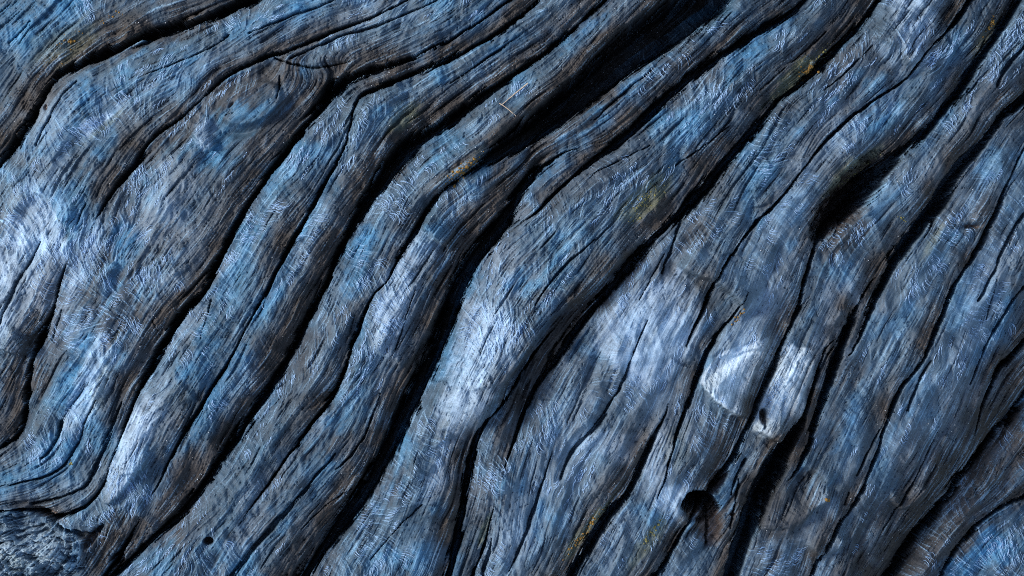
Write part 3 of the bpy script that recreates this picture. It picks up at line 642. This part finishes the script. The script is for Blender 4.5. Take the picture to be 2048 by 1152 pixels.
for k in range(K):
    t = k/(K-1); p = surf(px_, py_); p[:, 2] += up*math.sin(math.pi*(.12+.75*t))-.3*S; P.append(p)
    a = ang0+curv*(t-.3)*1.5; px_ = px_+np.cos(a)*ln/(K-1); py_ = py_+np.sin(a)*ln/(K-1)
P = np.array(P)                                          # K, NH, 3
# keep hairs from plunging into grooves
drop = P[1:, :, 2]-P[:-1, :, 2]; ok = (np.abs(drop).max(0) < 7*S); P = P[:, ok]; NH = P.shape[1]
T = np.gradient(P, axis=0); T /= np.linalg.norm(T, axis=2, keepdims=True)+1e-9
side = np.cross(T, (0, 0, 1.)); side /= np.linalg.norm(side, axis=2, keepdims=True)+1e-9; upv = np.cross(side, T)
rad = (rng.uniform(.28, .62, NH)*S)[None, :, None]*np.array([1, 1, .95, .8, .55, .15])[:, None, None]
V = np.stack([P+rad*(math.cos(a)*side+math.sin(a)*upv) for a in (0, 2.094, 4.189)], 2)   # K,NH,3,3
V = V.transpose(1, 0, 2, 3).reshape(-1, 3)+OFF
bi = (np.arange(NH)*K*3)[:, None, None]; kk = (np.arange(K-1)*3)[None, :, None]; ss = np.arange(3)[None, None, :]; s2 = (ss+1) % 3
F = np.stack([bi+kk+ss, bi+kk+s2, bi+kk+3+s2, bi+kk+3+ss], -1).reshape(-1, 4)
fo = make_mesh('loose_fibre', V, F, m_fibre, log); tag(fo, kind='stuff')

# ------------------------------------------------------------------ small grains: low octahedra-like beads
def beads(x, y, r, sink=.2, seed=5):
    rr_ = np.random.RandomState(seed); n = len(x); p = surf(x, y)
    th = np.array([0, 1, 2, 3, 4])*2*math.pi/5
    ring1 = np.stack([np.cos(th)*.95, np.sin(th)*.95, th*0+.15], -1); ring2 = np.stack([np.cos(th+.6)*.6, np.sin(th+.6)*.6, th*0+.68], -1)
    T_ = np.vstack([[[0, 0, -.7]], ring1, ring2, [[0, 0, .95]]])
    Vb = T_[None]*(r*S)[:, None, None]*rr_.uniform(.72, 1.28, (n, 12, 1))+p[:, None, :]+np.array((0, 0, 1))*((.5-sink)*r*S)[:, None, None]
    f = []
    for a in range(5):
        b = (a+1) % 5; f += [(0, 1+b, 1+a), (1+a, 1+b, 6+a), (1+b, 6+b, 6+a), (6+a, 6+b, 11)]
    f = np.array(f); return Vb.reshape(-1, 3), (f[None]+(np.arange(n)*12)[:, None, None]).reshape(-1, 3)
# sand caught in the grooves
xs_ = rng.uniform(0, W, 90000); ys_ = rng.uniform(0, H, 90000)
prob = look(np.clip(SLOT/30, 0, 1)*.6+FLANK*.10+.004, xs_, ys_)*sst(-.3, .6, fbm(141, xs_, ys_, 40, 2))
pk = rng.uniform(0, 1, 90000) < prob*.32
xs_, ys_ = xs_[pk], ys_[pk]
V, F = beads(xs_, ys_, rng.uniform(.4, 1.15, len(xs_)))
so = make_mesh('sand_grains', V, F, m_sand); tag(so, 'tiny pale grains of sand caught in the dark cracks of the log', 'sand', kind='stuff')

# lichen colonies: clusters of little knobbly cups
for (x, y, rx, ry, an, n, r, mat, lb) in [
  (1622,140,26,10,140,70,2.0,m_orange,'bright orange lichen colony at the lip of the deep groove near the upper right'),
  (1655,105,34,12,138,46,1.4,m_yellow,'thin yellow lichen speckling the ridge just above the bright orange colony'),
  (930,338,44,10,140,90,1.9,m_orange,'orange and yellow lichen strip along the ridge edge below the widest dark hollow'),
  (130,78,34,22,140,26,1.9,m_orange,'scattered orange lichen dots on the ridge at the top left corner'),
  (228,30,40,10,160,14,1.6,m_orange,'few orange lichen dots near the top edge, left part'),
  (1984,50,26,8,120,26,1.7,m_orange,'small orange lichen dots on the narrow ridge at the top right corner'),
  (1292,398,50,16,135,90,1.3,m_yellow,'faint yellow green lichen haze on the broad ridge right of centre'),
  (1720,345,50,7,138,70,1.3,m_yellow,'yellow lichen line along the ridge edge above the triangular black hollow'),
  (1165,1072,52,6,128,60,1.7,m_orange,'orange lichen row along the groove edge at the bottom, left of the knot hole'),
  (1300,1075,40,8,125,44,1.6,m_yellow,'yellow lichen dots on the rounded ridge directly left of the knot hole'),
  (1480,630,20,4,125,26,1.5,m_orange,'tiny orange lichen streak beside the thin crack above the white plate'),
  (1655,1001,5,4,0,8,2.0,m_orange,'single small ochre lichen spot right of the large lower dark groove'),
  (139,926,5,4,0,8,1.8,m_yellow,'single yellow lichen spot on the bend at the left edge, lower part'),
  (1806,438,14,5,30,12,1.5,m_yellow,'pair of yellow lichen specks at the tip of the ridge right of the black hollow')]:
    a = math.radians(an); u = rng.normal(0, .5, n)*rx; v = rng.normal(0, .5, n)*ry
    bx = x+u*math.cos(a)-v*math.sin(a); by = y+u*math.sin(a)+v*math.cos(a)
    V, F = beads(bx, by, rng.gamma(6, r/6, n).clip(.6, 4.2), .35, int(x))
    c0 = V.mean(0); o = make_mesh('lichen_patch', V-c0, F, mat); o.location = c0
    tag(o, lb, 'lichen', 'lichen colonies growing on the log')

# dry straws lying on the ridge
def tube(name, pts, r, mat, lift=2.0):
    n = 14; P = np.array(spline([(a, b, 0) for a, b in pts], 5))[:, :2]
    c = surf(P[:, 0], P[:, 1]); c[:, 2] = np.linspace(c[0, 2], c[-1, 2], len(c))*.3+c[:, 2].max()*.7+lift*S*0.5
    T = np.gradient(c, axis=0); T /= np.linalg.norm(T, axis=1, keepdims=True); sd_ = np.cross(T, (0, 0, 1.)); sd_ /= np.linalg.norm(sd_, axis=1, keepdims=True); uv = np.cross(sd_, T)
    th = np.arange(6)*math.pi/3; rr_ = r*S*np.linspace(1, .6, len(c))
    V = c[:, None]+rr_[:, None, None]*(np.cos(th)[None, :, None]*sd_[:, None]+np.sin(th)[None, :, None]*uv[:, None])
    m = len(c); i, j = np.meshgrid(np.arange(m-1), np.arange(6), indexing='ij'); j2 = (j+1) % 6
    F = np.stack([i*6+j, i*6+j2, (i+1)*6+j2, (i+1)*6+j], -1).reshape(-1, 4); V = V.reshape(-1, 3); c0 = V.mean(0)
    o = make_mesh(name, V-c0, F, mat); o.location = c0; return o
tag(tube('straw', [(1056,166),(1030,187),(1003,210)], 1.3, m_straw), 'thin pinkish tan straw lying along the ridge, the longer of two', 'straw', 'dry straws on the ridge')
tag(tube('straw', [(999,207),(1015,218),(1032,233)], 1.1, m_straw), 'short tan straw lying across the ridge at the end of the longer one', 'straw', 'dry straws on the ridge')
